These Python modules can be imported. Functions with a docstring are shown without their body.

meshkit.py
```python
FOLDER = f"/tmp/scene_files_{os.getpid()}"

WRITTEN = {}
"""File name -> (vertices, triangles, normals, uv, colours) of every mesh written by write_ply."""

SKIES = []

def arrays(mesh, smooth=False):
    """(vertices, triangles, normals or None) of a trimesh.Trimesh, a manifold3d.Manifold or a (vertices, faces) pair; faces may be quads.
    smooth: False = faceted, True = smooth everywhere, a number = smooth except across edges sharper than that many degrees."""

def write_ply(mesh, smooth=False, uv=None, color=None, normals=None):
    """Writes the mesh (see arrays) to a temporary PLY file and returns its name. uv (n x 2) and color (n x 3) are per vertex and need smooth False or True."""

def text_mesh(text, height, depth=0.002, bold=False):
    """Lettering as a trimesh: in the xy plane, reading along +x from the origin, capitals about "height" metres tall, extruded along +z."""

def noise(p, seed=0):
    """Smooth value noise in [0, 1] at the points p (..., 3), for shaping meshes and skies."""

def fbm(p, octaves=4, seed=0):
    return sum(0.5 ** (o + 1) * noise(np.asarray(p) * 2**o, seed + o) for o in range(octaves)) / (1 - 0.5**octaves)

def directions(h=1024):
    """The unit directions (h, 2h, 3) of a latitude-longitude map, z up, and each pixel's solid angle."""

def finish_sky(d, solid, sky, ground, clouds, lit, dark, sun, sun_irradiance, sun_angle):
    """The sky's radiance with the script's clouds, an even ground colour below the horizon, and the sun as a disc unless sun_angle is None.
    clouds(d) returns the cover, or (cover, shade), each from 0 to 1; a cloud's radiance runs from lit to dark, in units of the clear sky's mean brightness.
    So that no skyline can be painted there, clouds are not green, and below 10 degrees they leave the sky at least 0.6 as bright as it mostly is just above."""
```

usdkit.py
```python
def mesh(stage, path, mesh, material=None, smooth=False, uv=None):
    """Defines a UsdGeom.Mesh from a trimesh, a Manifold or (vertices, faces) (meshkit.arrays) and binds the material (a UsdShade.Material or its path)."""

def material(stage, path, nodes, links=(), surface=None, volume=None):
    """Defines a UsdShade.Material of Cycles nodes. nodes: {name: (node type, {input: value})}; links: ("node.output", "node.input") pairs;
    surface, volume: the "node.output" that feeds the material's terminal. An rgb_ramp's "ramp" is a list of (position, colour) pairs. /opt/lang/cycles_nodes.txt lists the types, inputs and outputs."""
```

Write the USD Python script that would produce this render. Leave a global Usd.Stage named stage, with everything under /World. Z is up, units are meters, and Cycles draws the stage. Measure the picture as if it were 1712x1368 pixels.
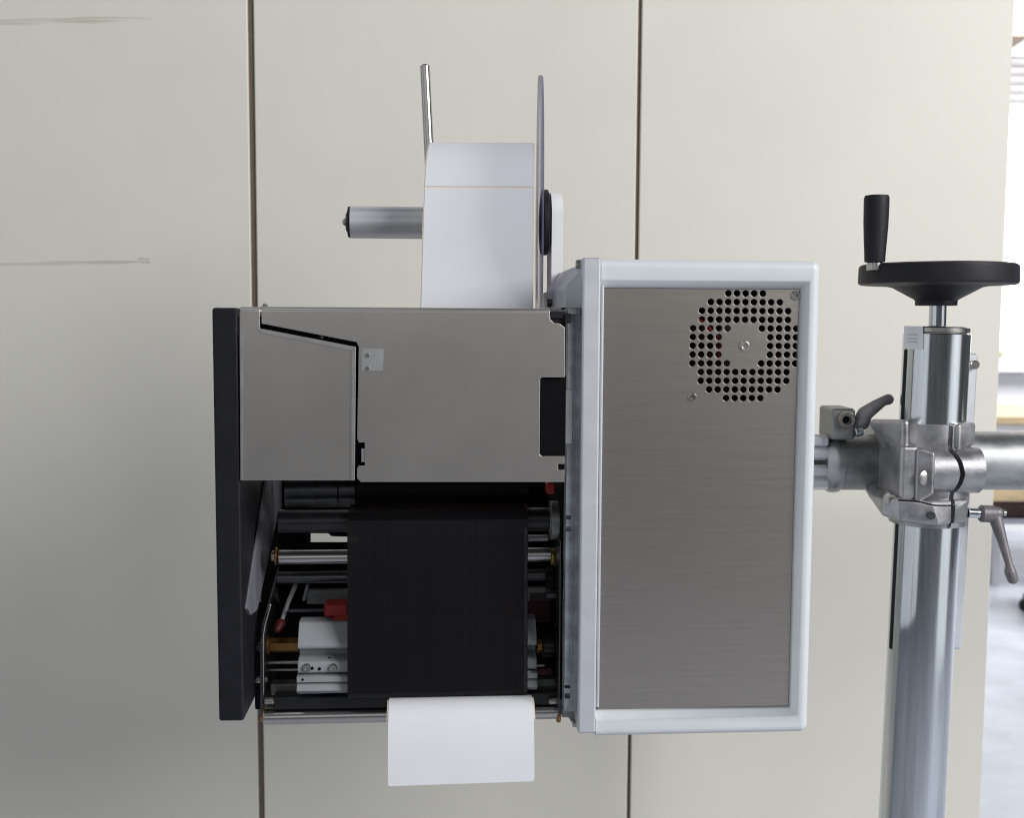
import math, random
import numpy as np, trimesh, usdkit, meshkit
import manifold3d as m3
from shapely.geometry import Polygon, Point, box as sbox
from shapely.ops import unary_union
from pxr import Usd, UsdGeom, UsdLux, UsdShade, Gf, Sdf

random.seed(5)
stage = Usd.Stage.CreateInMemory()
UsdGeom.SetStageUpAxis(stage, UsdGeom.Tokens.z)
UsdGeom.SetStageMetersPerUnit(stage, 1.0)
UsdGeom.Xform.Define(stage, '/World'); UsdGeom.Scope.Define(stage, '/World/Looks')

# ------------------------------------------------------------------ camera
FPX, CX, CY = 1800.0, 856.0, 684.0
PITCH, ROLL = math.atan(FPX / 22186.0), 0.0054
CAM = np.array([0.0, 0.0, 1.20])
fwd = np.array([0, math.cos(PITCH), -math.sin(PITCH)])
r0, u0 = np.array([1.0, 0, 0]), np.array([0, math.sin(PITCH), math.cos(PITCH)])
right = math.cos(ROLL) * r0 + math.sin(ROLL) * u0
up = -math.sin(ROLL) * r0 + math.cos(ROLL) * u0
cam = UsdGeom.Camera.Define(stage, '/World/camera')
cam.AddTransformOp().Set(Gf.Matrix4d(*right, 0, *up, 0, *(-fwd), 0, *CAM, 1))
cam.CreateHorizontalApertureAttr(36.0); cam.CreateFocalLengthAttr(36.0 * FPX / 1712.0)
cam.CreateFStopAttr(10.0); cam.CreateFocusDistanceAttr(0.88)
cam.CreateExposureAttr(0.06)

# ------------------------------------------------------------------ light
def light_mat(path, color, strength):
    return usdkit.material(stage, path, {"b": ("background_shader", {"color": color, "strength": strength})}, [], surface="b.background")
dome = UsdLux.DomeLight.Define(stage, '/World/ambient_light')
UsdShade.MaterialBindingAPI.Apply(dome.GetPrim()).Bind(light_mat('/World/Looks/ambient', (0.93, 0.96, 1.0), 0.09))

def rect_light(name, pos, target, w, h, color, intensity):
    L = UsdLux.RectLight.Define(stage, '/World/' + name)
    pos, target = np.array(pos, float), np.array(target, float)
    z = pos - target; z /= np.linalg.norm(z)
    x = np.cross([0, 0, 1], z); x /= np.linalg.norm(x); y = np.cross(z, x)
    L.AddTransformOp().Set(Gf.Matrix4d(*x, 0, *y, 0, *z, 0, *pos, 1))
    L.CreateWidthAttr(w); L.CreateHeightAttr(h); L.CreateColorAttr(Gf.Vec3f(*color)); L.CreateIntensityAttr(intensity)
    return L
rect_light('window_light', (2.4, -0.85, 2.55), (0.1, 1.2, 1.2), 1.6, 1.8, (0.99, 0.99, 0.985), 11.0)
rect_light('low_window_light', (2.3, -0.5, 0.75), (0.4, 1.0, 0.8), 1.6, 1.2, (0.92, 0.96, 1.0), 0.8)
rect_light('ceiling_light', (-0.8, 0.3, 2.75), (-0.5, 1.3, 1.5), 1.4, 0.8, (0.85, 0.93, 1.0), 0.85)
rect_light('rear_window', (-1.0, -2.8, 2.15), (0.0, 1.0, 1.4), 3.6, 1.3, (0.97, 0.98, 1.0), 0.66)
rect_light('side_window', (-3.1, 0.0, 1.4), (0.4, 1.0, 1.2), 2.2, 2.2, (0.88, 0.95, 1.0), 0.6)
rect_light('room_light', (3.2, 3.9, 3.1), (3.2, 5.6, 0.0), 2.2, 1.6, (1.0, 1.0, 1.0), 17.0)

# ------------------------------------------------------------------ helpers
def ray(px, py):
    return fwd + right * ((px - CX) / FPX) + up * ((CY - py) / FPX)
def S(px, py, y):                                   # world point seen at a pixel, at the depth y
    r = ray(px, py); return CAM + r * ((y - CAM[1]) / r[1])
def ground(px, py, z=0.0):
    r = ray(px, py); return CAM + r * ((z - CAM[2]) / r[2])

YAW = math.radians(4.0)
eu = np.array([math.cos(YAW), math.sin(YAW), 0]); ed = np.array([-math.sin(YAW), math.cos(YAW), 0]); ew = np.array([0, 0, 1.0])
ORG = np.array([0.0, 0.80, 0.90])
def L(px, py, d):                                   # printer frame: (u across, w up) in the plane at depth d
    r = ray(px, py); t = (d - (CAM - ORG) @ ed) / (r @ ed); p = CAM + t * r - ORG
    return float(p @ eu), float(p @ ew)

used = {}
def numbered(path):
    n = used.get(path, 0); used[path] = n + 1
    return path if n == 0 else f'{path}_{n:03d}'
def tag(prim, label=None, cat=None, group=None, kind=None):
    for k, v in (('label', label), ('category', cat), ('group', group), ('kind', kind)):
        if v: prim.SetCustomDataByKey(k, v)
    return prim
def thing(name, label, cat, loc=(0, 0, 0), rotz=0, group=None):
    x = UsdGeom.Xform.Define(stage, numbered('/World/' + name))
    x.AddTranslateOp().Set(Gf.Vec3d(*map(float, loc)))
    if rotz: x.AddRotateZOp().Set(math.degrees(rotz))
    return tag(x.GetPrim(), label, cat, group)
def as_tm(m):
    if hasattr(m, 'to_mesh'):
        k = m.to_mesh(); return trimesh.Trimesh(np.array(k.vert_properties[:, :3]), np.array(k.tri_verts), process=False)
    return m
def obj(name, mesh, mat, parent=None, label=None, smooth=35, off=None):
    if isinstance(mesh, list): mesh = trimesh.util.concatenate([as_tm(x) for x in mesh])
    mesh = as_tm(mesh)
    if off is not None: mesh = mesh.copy(); mesh.vertices = mesh.vertices - np.asarray(off)
    base = str(parent.GetPath()) if parent is not None else '/World'
    p = usdkit.mesh(stage, numbered(base + '/' + name), mesh, M[mat], smooth=smooth).GetPrim()
    if label: p.SetCustomDataByKey('label', label)
    return p

# mesh builders, all in one frame (x, y, z)
def cbox(x0, x1, y0, y1, z0, z1, c=0.0008):
    x0, x1 = sorted((x0, x1)); y0, y1 = sorted((y0, y1)); z0, z1 = sorted((z0, z1))
    c = min(c, 0.3 * min(x1 - x0, y1 - y0, z1 - z0))
    p = []
    for sx in (0, 1):
        for sy in (0, 1):
            for sz in (0, 1):
                X, Y, Z = (x0, x1)[sx], (y0, y1)[sy], (z0, z1)[sz]
                ix, iy, iz = (c, -c)[sx], (c, -c)[sy], (c, -c)[sz]
                p += [(X, Y + iy, Z + iz), (X + ix, Y, Z + iz), (X + ix, Y + iy, Z)]
    return trimesh.convex.convex_hull(np.array(p))
def rbox(x0, x1, y0, y1, z0, z1, r, n=20):
    sp = [m3.Manifold.sphere(r, n).translate((x, y, z)) for x in (x0 + r, x1 - r) for y in (y0 + r, y1 - r) for z in (z0 + r, z1 - r)]
    return m3.Manifold.batch_hull(sp)
def hull_spheres(pts, n=16):
    return m3.Manifold.batch_hull([m3.Manifold.sphere(r, n).translate(tuple(map(float, p))) for p, r in pts])
def chain(pts, n=16):
    return m3.Manifold.batch_boolean([hull_spheres(pts[i:i + 2], n) for i in range(len(pts) - 1)], m3.OpType.Add)
def axis_frame(m, p, axis):
    a = np.asarray(axis, float); a = a / np.linalg.norm(a)
    T = trimesh.geometry.align_vectors([0, 0, 1], a); T[:3, 3] = p
    m = m.copy(); m.apply_transform(T); return m
def cyl(p0, p1, r, c=0.0006, n=40, r1=None):
    p0, p1 = np.asarray(p0, float), np.asarray(p1, float); h = np.linalg.norm(p1 - p0); r1 = r if r1 is None else r1
    c = min(c, h * .3, r * .4)
    prof = [(0, 0), (r - c, 0), (r, c), (r1, h - c), (r1 - c, h), (0, h)]
    return axis_frame(trimesh.creation.revolve(np.array(prof), sections=n), p0, p1 - p0)
def lathe(p0, axis, prof, n=48):
    return axis_frame(trimesh.creation.revolve(np.array(prof, float), sections=n), p0, axis)
def tube_path(pts, r, n=10):
    return chain([(p, r) for p in pts], n)
def polys(g): return list(getattr(g, 'geoms', [g]))
def prism_front(poly, d0, d1):                      # poly in (u, w), thickness along depth
    out = []
    for g in polys(poly):
        m = trimesh.creation.extrude_polygon(g, d1 - d0, engine='earcut'); v = m.vertices
        m = trimesh.Trimesh(np.c_[v[:, 0], d0 + v[:, 2], v[:, 1]], m.faces[:, ::-1], process=False); out.append(m)
    return trimesh.util.concatenate(out)
def prism_side(poly, x0, x1):                       # poly in (depth, w), thickness along u
    m = trimesh.creation.extrude_polygon(poly, x1 - x0, engine='earcut'); v = m.vertices
    return trimesh.Trimesh(np.c_[x0 + v[:, 2], v[:, 0], v[:, 1]], m.faces, process=False)
def strip_sheet(path, x0, x1, t):                   # sheet of thickness t bent along a (depth, w) path
    P = np.array(path, float); T = np.gradient(P, axis=0); T /= np.linalg.norm(T, axis=1)[:, None]
    N = np.c_[-T[:, 1], T[:, 0]] * t / 2
    return prism_side(Polygon(np.vstack([P + N, (P - N)[::-1]])).buffer(0), x0, x1)

# printer-frame shapes from what the photograph shows at a depth
def pxpoly(pts, d): return Polygon([L(x, y, d) for x, y in pts])
def pbox(x0, y0, x1, y1, d0, d1, c=0.0008):
    ym, xm = (y0 + y1) / 2, (x0 + x1) / 2
    return cbox(L(x0, ym, d0)[0], L(x1, ym, d0)[0], d0, d1, L(xm, y1, d0)[1], L(xm, y0, d0)[1], c)
def pcyl(x0, x1, y0, y1, d, n=40, c=0.0006):
    ym, xm = (y0 + y1) / 2, (x0 + x1) / 2
    u0_, u1_ = L(x0, ym, d)[0], L(x1, ym, d)[0]; w0, w1 = L(xm, y1, d)[1], L(xm, y0, d)[1]
    return cyl((u0_, d, (w0 + w1) / 2), (u1_, d, (w0 + w1) / 2), (w1 - w0) / 2, c, n)
def screw(px, py, d, r, t=0.0012, sock=True):
    u, w = L(px, py, d)
    prof = [(0, t * .3), (r * .42, t * .3), (r * .5, t), (r * .8, t), (r, t * .4), (r, 0)]
    return lathe((u, d, w), (0, -1, 0), prof[::-1], 24)

# ------------------------------------------------------------------ materials
M = {}
def mat(name, color, rough=0.5, metal=0.0, var=0.06, vscale=60.0, stretch=(1, 1, 1), bump=0.0, bscale=900.0, spec=0.5, rvar=0.1, bevel=0.0, color2=None, coat=0.0, detail=4.0, aniso=0.0):
    c = np.array(color, float); c2 = np.array(color2 if color2 is not None else c * (1 - 2 * var)); c1 = c if color2 is not None else np.minimum(c * (1 + var), 1)
    n = {"tc": ("texture_coordinate", {}), "mp": ("mapping", {"scale": stretch}),
         "n": ("noise_texture", {"scale": vscale, "detail": detail, "roughness": 0.6}),
         "r": ("rgb_ramp", {"ramp": [(0.3, tuple(c2)), (0.7, tuple(c1))]}),
         "rr": ("map_range", {"from_min": 0.3, "from_max": 0.7, "to_min": max(rough - rvar / 2, 0.02), "to_max": min(rough + rvar / 2, 1)}),
         "p": ("principled_bsdf", {"metallic": metal, "specular_ior_level": spec, "coat_weight": coat, "anisotropic": aniso})}
    l = [("tc.object", "mp.vector"), ("mp.vector", "n.vector"), ("n.fac", "r.fac"), ("r.color", "p.base_color"), ("n.fac", "rr.value"), ("rr.result", "p.roughness")]
    last = None
    if bevel: n["bv"] = ("bevel", {"radius": bevel, "samples": 6}); last = "bv.bevel"
    if bump:
        n["n2"] = ("noise_texture", {"scale": bscale, "detail": 3.0}); n["b"] = ("bump", {"strength": bump, "distance": 0.0004})
        l += [("mp.vector", "n2.vector"), ("n2.fac", "b.height")]
        if last: l.append((last, "b.normal"))
        last = "b.normal"
    if last: l.append((last, "p.normal"))
    M[name] = usdkit.material(stage, '/World/Looks/' + name, n, l, surface="p.BSDF")
def emit(name, color, strength):
    M[name] = usdkit.material(stage, '/World/Looks/' + name, {"e": ("emission", {"color": color, "strength": strength})}, [], surface="e.emission")

mat('beige_laminate', (0.765, 0.735, 0.662), 0.45, var=0.015, vscale=5, bump=0.04, bscale=260, spec=0.35)
mat('seam_brown', (0.17, 0.13, 0.10), 0.8, var=0.05)
mat('dark_gap', (0.06, 0.042, 0.03), 0.8, var=0.1)
mat('black_plastic', (0.010, 0.010, 0.0145), 0.5, var=0.12, bump=0.25, bscale=1500, spec=0.28)
mat('black_paint', (0.010, 0.010, 0.012), 0.35, var=0.15, spec=0.45)
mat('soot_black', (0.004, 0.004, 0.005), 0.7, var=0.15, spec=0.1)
mat('brushed_steel', (0.61, 0.58, 0.545), 0.35, 1.0, var=0.03, vscale=10, stretch=(1, 1, 1), bump=0.05, bscale=2200, rvar=0.025, detail=9.0, bevel=0.0008)
mat('panel_steel', (0.51, 0.47, 0.43), 0.33, 1.0, var=0.013, vscale=60, stretch=(0.3, 1, 9), bump=0.02, bscale=700, rvar=0.012, detail=8.0, bevel=0.0005)
mat('steel_edge', (0.52, 0.52, 0.52), 0.38, 0.9, var=0.02)
mat('anodised', (0.72, 0.73, 0.77), 0.42, 0.55, var=0.02, vscale=40, rvar=0.05, bevel=0.0006)
mat('white_enamel', (0.685, 0.715, 0.745), 0.32, var=0.015, vscale=30, bump=0.04, bscale=1600, spec=0.5)
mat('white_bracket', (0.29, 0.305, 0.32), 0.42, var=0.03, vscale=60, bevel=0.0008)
mat('cast_grey', (0.38, 0.40, 0.43), 0.5, 0.5, var=0.22, vscale=70, bump=0.3, bscale=700, bevel=0.0008)
mat('cast_aluminium', (0.42, 0.415, 0.43), 0.42, 0.9, var=0.14, vscale=45, bump=0.35, bscale=500, rvar=0.2)
mat('dark_cast', (0.29, 0.295, 0.295), 0.45, 0.8, var=0.16, vscale=50, bump=0.35, bscale=600, rvar=0.15)
mat('lever_grey', (0.20, 0.185, 0.195), 0.45, 0.3, var=0.12, vscale=80, bump=0.15, bscale=900)
mat('zinc_tube', (0.66, 0.69, 0.72), 0.17, 1.0, var=0.13, vscale=80, stretch=(1, 1, 0.05), rvar=0.16, bump=0.05, bscale=300)
mat('galvanised', (0.43, 0.44, 0.45), 0.45, 0.8, var=0.2, vscale=38, stretch=(.5, 1, 1), rvar=0.22)
mat('chrome', (0.50, 0.485, 0.47), 0.26, 1.0, var=0.02, rvar=0.02)
mat('dull_steel', (0.42, 0.40, 0.38), 0.3, 1.0, var=0.06)
mat('dark_steel', (0.11, 0.11, 0.12), 0.35, 0.9, var=0.1)
mat('liner_grey', (0.26, 0.26, 0.30), 0.3, 0.2, var=0.12, vscale=40, stretch=(1, 1, .3), rvar=.15)
mat('brass', (0.36, 0.20, 0.07), 0.38, 1.0, var=0.1)
mat('yellow_brass', (0.60, 0.42, 0.08), 0.35, 0.9, var=0.1)
mat('red_plastic', (0.32, 0.014, 0.010), 0.5, var=0.06)
mat('sleeve_red', (0.09, 0.006, 0.006), 0.5)
mat('dark_red', (0.07, 0.006, 0.006), 0.5, var=0.1)
mat('label_paper', (0.80, 0.81, 0.845), 0.55, var=0.008, vscale=30, spec=0.35)
mat('liner_paper', (0.80, 0.72, 0.60), 0.5, var=0.03, vscale=40)
mat('paper_edge', (0.80, 0.72, 0.66), 0.7, var=0.03)
mat('purple_acrylic', (0.17, 0.16, 0.29), 0.25, var=0.08, vscale=30, stretch=(1, 1, .2))
M['flange_acrylic'] = usdkit.material(stage, '/World/Looks/flange_acrylic', {
    "lw": ("layer_weight", {"blend": 0.26}), "t": ("transparent_bsdf", {"color": (0.96, 0.96, 0.98)}), "p": ("principled_bsdf", {"base_color": (0.10, 0.09, 0.23), "roughness": 0.3}), "m": ("mix_closure", {})},
    [("lw.facing", "m.fac"), ("t.BSDF", "m.closure1"), ("p.BSDF", "m.closure2")], surface="m.closure")
mat('white_arm', (0.86, 0.865, 0.88), 0.35, var=0.01)
mat('dull_black', (0.014, 0.0135, 0.019), 0.55, var=0.1, bump=0.15, bscale=900, spec=0.3)
mat('clear_sticker', (0.55, 0.56, 0.56), 0.35, 0.75, var=0.02)
mat('print_grey', (0.58, 0.59, 0.64), 0.6, var=0.05)
mat('floor_vinyl', (0.55, 0.58, 0.66), 0.35, var=0.08, vscale=5, spec=0.4)
mat('room_wall', (0.80, 0.80, 0.82), 0.8, var=0.01)
mat('wood_tan', (0.52, 0.40, 0.24), 0.5, var=0.1, vscale=8, stretch=(1, 8, 8))
mat('brown_board', (0.40, 0.30, 0.24), 0.7, var=0.05)
mat('desk_white', (0.82, 0.82, 0.83), 0.5, var=0.01)
mat('dark_brown', (0.09, 0.05, 0.04), 0.6, var=0.2)
mat('lilac_grey', (0.45, 0.44, 0.52), 0.5, var=0.1)
mat('leaf_green', (0.55, 0.62, 0.25), 0.6, var=0.2)
M['blind_slat'] = usdkit.material(stage, '/World/Looks/blind_slat', {'d': ('principled_bsdf', {'base_color': (0.83, 0.825, 0.83), 'roughness': 0.6}), 't': ('translucent_bsdf', {'color': (0.9, 0.89, 0.89)}), 'm': ('mix_closure', {'fac': 0.7})}, [('d.BSDF', 'm.closure1'), ('t.BSDF', 'm.closure2')], surface='m.closure')
emit('daylight_glass', (0.97, 0.985, 1.0), 2.5)
emit('lamp_glow', (1.0, 1.0, 0.98), 1.4)
# scuffs: a brown rub mark that breaks up along its length
usdkit_sc = {"tc": ("texture_coordinate", {}), "mp": ("mapping", {"scale": (10, 1, 300)}), "n": ("noise_texture", {"scale": 1.0, "detail": 4.0}),
             "mr": ("map_range", {"from_min": 0.36, "from_max": 0.66, "to_min": 0.0, "to_max": 0.32, "clamp": True}),
             "d": ("principled_bsdf", {"base_color": (0.46, 0.39, 0.27), "roughness": 0.7}), "t": ("transparent_bsdf", {}), "m": ("mix_closure", {})}
M['scuff'] = usdkit.material(stage, '/World/Looks/scuff', usdkit_sc, [("tc.object", "mp.vector"), ("mp.vector", "n.vector"), ("n.fac", "mr.value"), ("mr.result", "m.fac"), ("t.BSDF", "m.closure1"), ("d.BSDF", "m.closure2")], surface="m.closure")
# ink ribbon: black film, very slightly see-through, fine lines along its length
M['ink_film'] = usdkit.material(stage, '/World/Looks/ink_film', {
    "tc": ("texture_coordinate", {}), "mp": ("mapping", {"scale": (420, 1, 0.5)}), "n": ("noise_texture", {"scale": 1.0, "detail": 2.0}),
    "r": ("rgb_ramp", {"ramp": [(0.35, (0.006, 0.0055, 0.0075)), (0.7, (0.0095, 0.0085, 0.010))]}),
    "p": ("principled_bsdf", {"roughness": 0.38, "specular_ior_level": 0.2}), "t": ("transparent_bsdf", {"color": (0.9, 0.75, 0.65)}), "m": ("mix_closure", {"fac": 0.17})},
    [("tc.object", "mp.vector"), ("mp.vector", "n.vector"), ("n.fac", "r.fac"), ("r.color", "p.base_color"), ("p.BSDF", "m.closure1"), ("t.BSDF", "m.closure2")], surface="m.closure")

# ------------------------------------------------------------------ setting: floor, far end of the room
fl = obj('floor', cbox(-4, 5, -3, 6.6, -0.05, 0.0, 0), 'floor_vinyl'); tag(fl, kind='structure')
ROOM_Y = 6.2
def wallrect(x0, y0, x1, y1, Y):
    a, b = S(x0, y0, Y), S(x1, y1, Y); return a[0], b[0], b[2], a[2]
wz_top, wz_bot = S(1700, 188, ROOM_Y)[2], S(1700, 612, ROOM_Y)[2]
bl_top = S(1700, 84, ROOM_Y)[2]
wx0, wx1 = 2.2, 4.6
bw = obj('back_wall', [cbox(1.0, wx0, ROOM_Y, ROOM_Y + .15, 0, 3.2, 0), cbox(wx0, wx1, ROOM_Y, ROOM_Y + .15, 0, wz_bot, 0), cbox(wx0, wx1, ROOM_Y, ROOM_Y + .15, bl_top, 3.2, 0), cbox(wx1, 5.2, ROOM_Y, ROOM_Y + .15, 0, 3.2, 0)], 'room_wall')
tag(bw, kind='structure')
win = thing('window', 'bright daylit window at the far end of the room past the cabinet edge', 'window', (wx0, ROOM_Y, wz_bot))
o = (wx0, ROOM_Y, wz_bot)
obj('pane', cbox(wx0, wx1, ROOM_Y + .10, ROOM_Y + .11, wz_bot, bl_top, 0), 'daylight_glass', win, off=o)
obj('sill', cbox(wx0 - .02, wx1 + .02, ROOM_Y - .12, ROOM_Y + .09, wz_bot - .03, wz_bot - .002), 'room_wall', win, off=o)
obj('frame', cbox(wx0, wx0 + .05, ROOM_Y + .02, ROOM_Y + .09, wz_bot, bl_top), 'desk_white', win, off=o)
bl = thing('window_blind', 'pale slatted blind across the top of the far window', 'blind', (wx0, ROOM_Y, wz_top))
o = (wx0, ROOM_Y, wz_top)
nsl = 7
for i in range(nsl):
    z = wz_top + (bl_top - wz_top) * (i + .5) / nsl
    s = cbox(-1.15, 1.15, -.034, .034, -.0015, .0015, 0); s.apply_transform(trimesh.transformations.rotation_matrix(1.25, [1, 0, 0]))
    s.apply_translation(((wx0 + wx1) / 2, ROOM_Y - .04, z)); obj('slat', s, 'blind_slat', bl, off=o)
bp = obj('ceiling_beam', cbox(1.2, 5.0, 5.2, 5.5, S(1700, 60, 5.2)[2], 3.2), 'brown_board'); tag(bp, 'brown wooden beam above the window at top right', 'beam')
lp = thing('ceiling_lamp', 'white glowing lamp shade below the brown beam at the right edge', 'lamp', S(1722, 74, 4.6))
lz = S(1722, 86, 4.6)
obj('lamp_shade', lathe((0, 0, 0), (0, 0, 1), [(0.0, 0.0), (.085, 0.0), (.085, .008), (.02, .05), (.0, .05)], 32), 'lamp_glow', lp, off=S(1722, 74, 4.6) - lz)
obj('cord', cyl(lz - S(1722, 74, 4.6) + np.array([0, 0, .05]), np.array([0, 0, 3.2 - S(1722, 74, 4.6)[2]]), .004), 'dark_brown', lp)
# desk with drawers at about 4.8 m
DY = 4.7
dk0 = S(1640, 700, DY); dtop = S(1700, 696, DY)[2]
dk = thing('desk', 'white desk with tan wooden edges standing on the far floor', 'desk', (dk0[0] + .1, DY, 0)); o = (dk0[0] + .1, DY, 0)
obj('desktop', cbox(dk0[0] + .02, dk0[0] + 1.6, DY - .02, DY + .7, dtop - .035, dtop, .003), 'wood_tan', dk, off=o)
zb0, zb1 = S(1700, 838, DY)[2], S(1700, 818, DY)[2]
obj('front_panel', cbox(dk0[0] + .04, dk0[0] + 1.58, DY, DY + .02, zb1, dtop - .037), 'desk_white', dk, off=o)
obj('wooden_rail', cbox(dk0[0] + .03, dk0[0] + 1.59, DY - .005, DY + .03, zb0, zb1 - .002), 'wood_tan', dk, off=o)
for x in (dk0[0] + .05, dk0[0] + 1.52):
    obj('leg', cbox(x, x + .05, DY + .58, DY + .63, 0, dtop - .037), 'desk_white', dk, off=o)
q = S(1700, 866, DY + .02)
bx = obj('storage_box', rbox(q[0] - .12, q[0] + .3, DY + .04, DY + .3, q[2], zb0 - .012, .008), 'dark_brown'); tag(bx, 'dark brown box under the wooden rail of the far desk', 'box')
q2 = S(1690, 868, DY)
tr = thing('low_shelf', 'lilac grey shelf board below the dark box by the far desk', 'shelf', (q2[0], DY, 0)); o = (q2[0], DY, 0)
obj('shelf_board', cbox(q2[0] - .06, q2[0] + .8, DY + .03, DY + .4, q2[2] - .03, q2[2] - .006), 'lilac_grey', tr, off=o)
for x in (q2[0] + .02, q2[0] + .7): obj('leg', cbox(x, x + .03, DY + .2, DY + .23, 0, q2[2] - .032), 'desk_white', tr, off=o)
p = S(1690, 586, 5.9); pot = thing('potted_plant', 'small green plant on the far window sill', 'plant', (p[0], 5.9 + .2, wz_bot)); o = (p[0], 6.1, wz_bot)
lv = []
for i in range(16):
    a, e = random.uniform(0, 6.28), random.uniform(.2, 1.2); c0 = np.array([p[0], 6.1, wz_bot + .05]); tip = c0 + .06 * np.array([math.cos(a) * math.cos(e), math.sin(a) * math.cos(e), math.sin(e)])
    lv.append(hull_spheres([(c0, .003), ((c0 + tip) / 2, .011), (tip, .003)], 6))
obj('leaves', lv, 'leaf_green', pot, off=o)
obj('pot', lathe((0, 0, 0), (0, 0, 1), [(0, 0), (.03, 0), (.04, .06), (.036, .06), (0, .05)], 20), 'desk_white', pot)
g = S(1709, 602, 5.6)
mo = thing('desk_ornament', 'small dark brown figure shape on the far sill at the right edge', 'ornament', (g[0], 6.12, wz_bot)); 
obj('ornament_body', lathe((0, 0, 0), (0, 0, 1), [(0, 0), (.07, 0), (.07, .015), (.03, .03), (.04, .09), (.02, .13), (0, .14)], 24), 'dark_brown', mo)
# chair in the blur at the right
c0 = ground(1842, 1036)
ch = thing('office_chair', 'blurred dark office chair base at the right edge on the floor', 'chair', (c0[0], c0[1], 0))
for k in range(5):
    a = k * 2 * math.pi / 5 + .3; e = np.array([.28 * math.cos(a), .28 * math.sin(a), .07])
    obj('leg', hull_spheres([((0, 0, .11), .025), (e, .018)], 12), 'lever_grey', ch)
    obj('caster', cyl(e + [0, -.012, -.038], e + [0, .012, -.038], .03), 'dull_black', ch)
obj('gas_lift', cyl((0, 0, .1), (0, 0, .42), .025), 'dull_black', ch)
obj('seat', rbox(-.23, .23, -.23, .23, .42, .49, .03), 'dull_black', ch)

# ------------------------------------------------------------------ cabinet behind the printer
WY = 1.36
def wx(px_top, px_bot):                                   # plane x of an upright seam
    return (S(px_top, 0, WY)[0] + S(px_bot, 1368, WY)[0]) / 2
cab = thing('storage_cabinet', 'beige storage cabinet with tall plain doors behind the label printer', 'cabinet', (0, WY, 0)); o = (0, WY, 0)
CT = 2.15
gl0, gl1 = wx(412.5, 432.5), wx(423.5, 442)
gr0, gr1 = wx(1066.5, 1048.5), wx(1072.5, 1054.5)
xr = wx(1697, 1638)
def door(x0, x1): return cbox(x0, x1, WY, WY + .02, .08, CT, .0012)
obj('door', door(gl0 - 1.0, gl0), 'beige_laminate', cab, 'leftmost door with two brown scuff marks', off=o)
obj('door', door(gl1, gr0), 'beige_laminate', cab, 'middle door between the two dark gaps', off=o)
obj('door', door(gr1, xr), 'beige_laminate', cab, 'right door ending at the cabinet edge', off=o)
obj('carcass', cbox(gl0 - 1.0, xr - .003, WY + .024, WY + .5, .08, CT), 'dark_gap', cab, off=o)
obj('side_panel', cbox(xr - .002, xr + .0, WY + .0235, WY + .5, .08, CT, 0), 'beige_laminate', cab, off=o)
for xa_, xb_ in ((gl0, gl1), (gr0, gr1)): obj('seam_strip', cbox(xa_ + .0003, xb_ - .0003, WY + .004, WY + .0195, .08, CT, 0), 'seam_brown', cab, off=o)
obj('plinth', cbox(gl0 - 1.0, xr - .02, WY + .03, WY + .48, 0, .078), 'dark_gap', cab, off=o)
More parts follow.
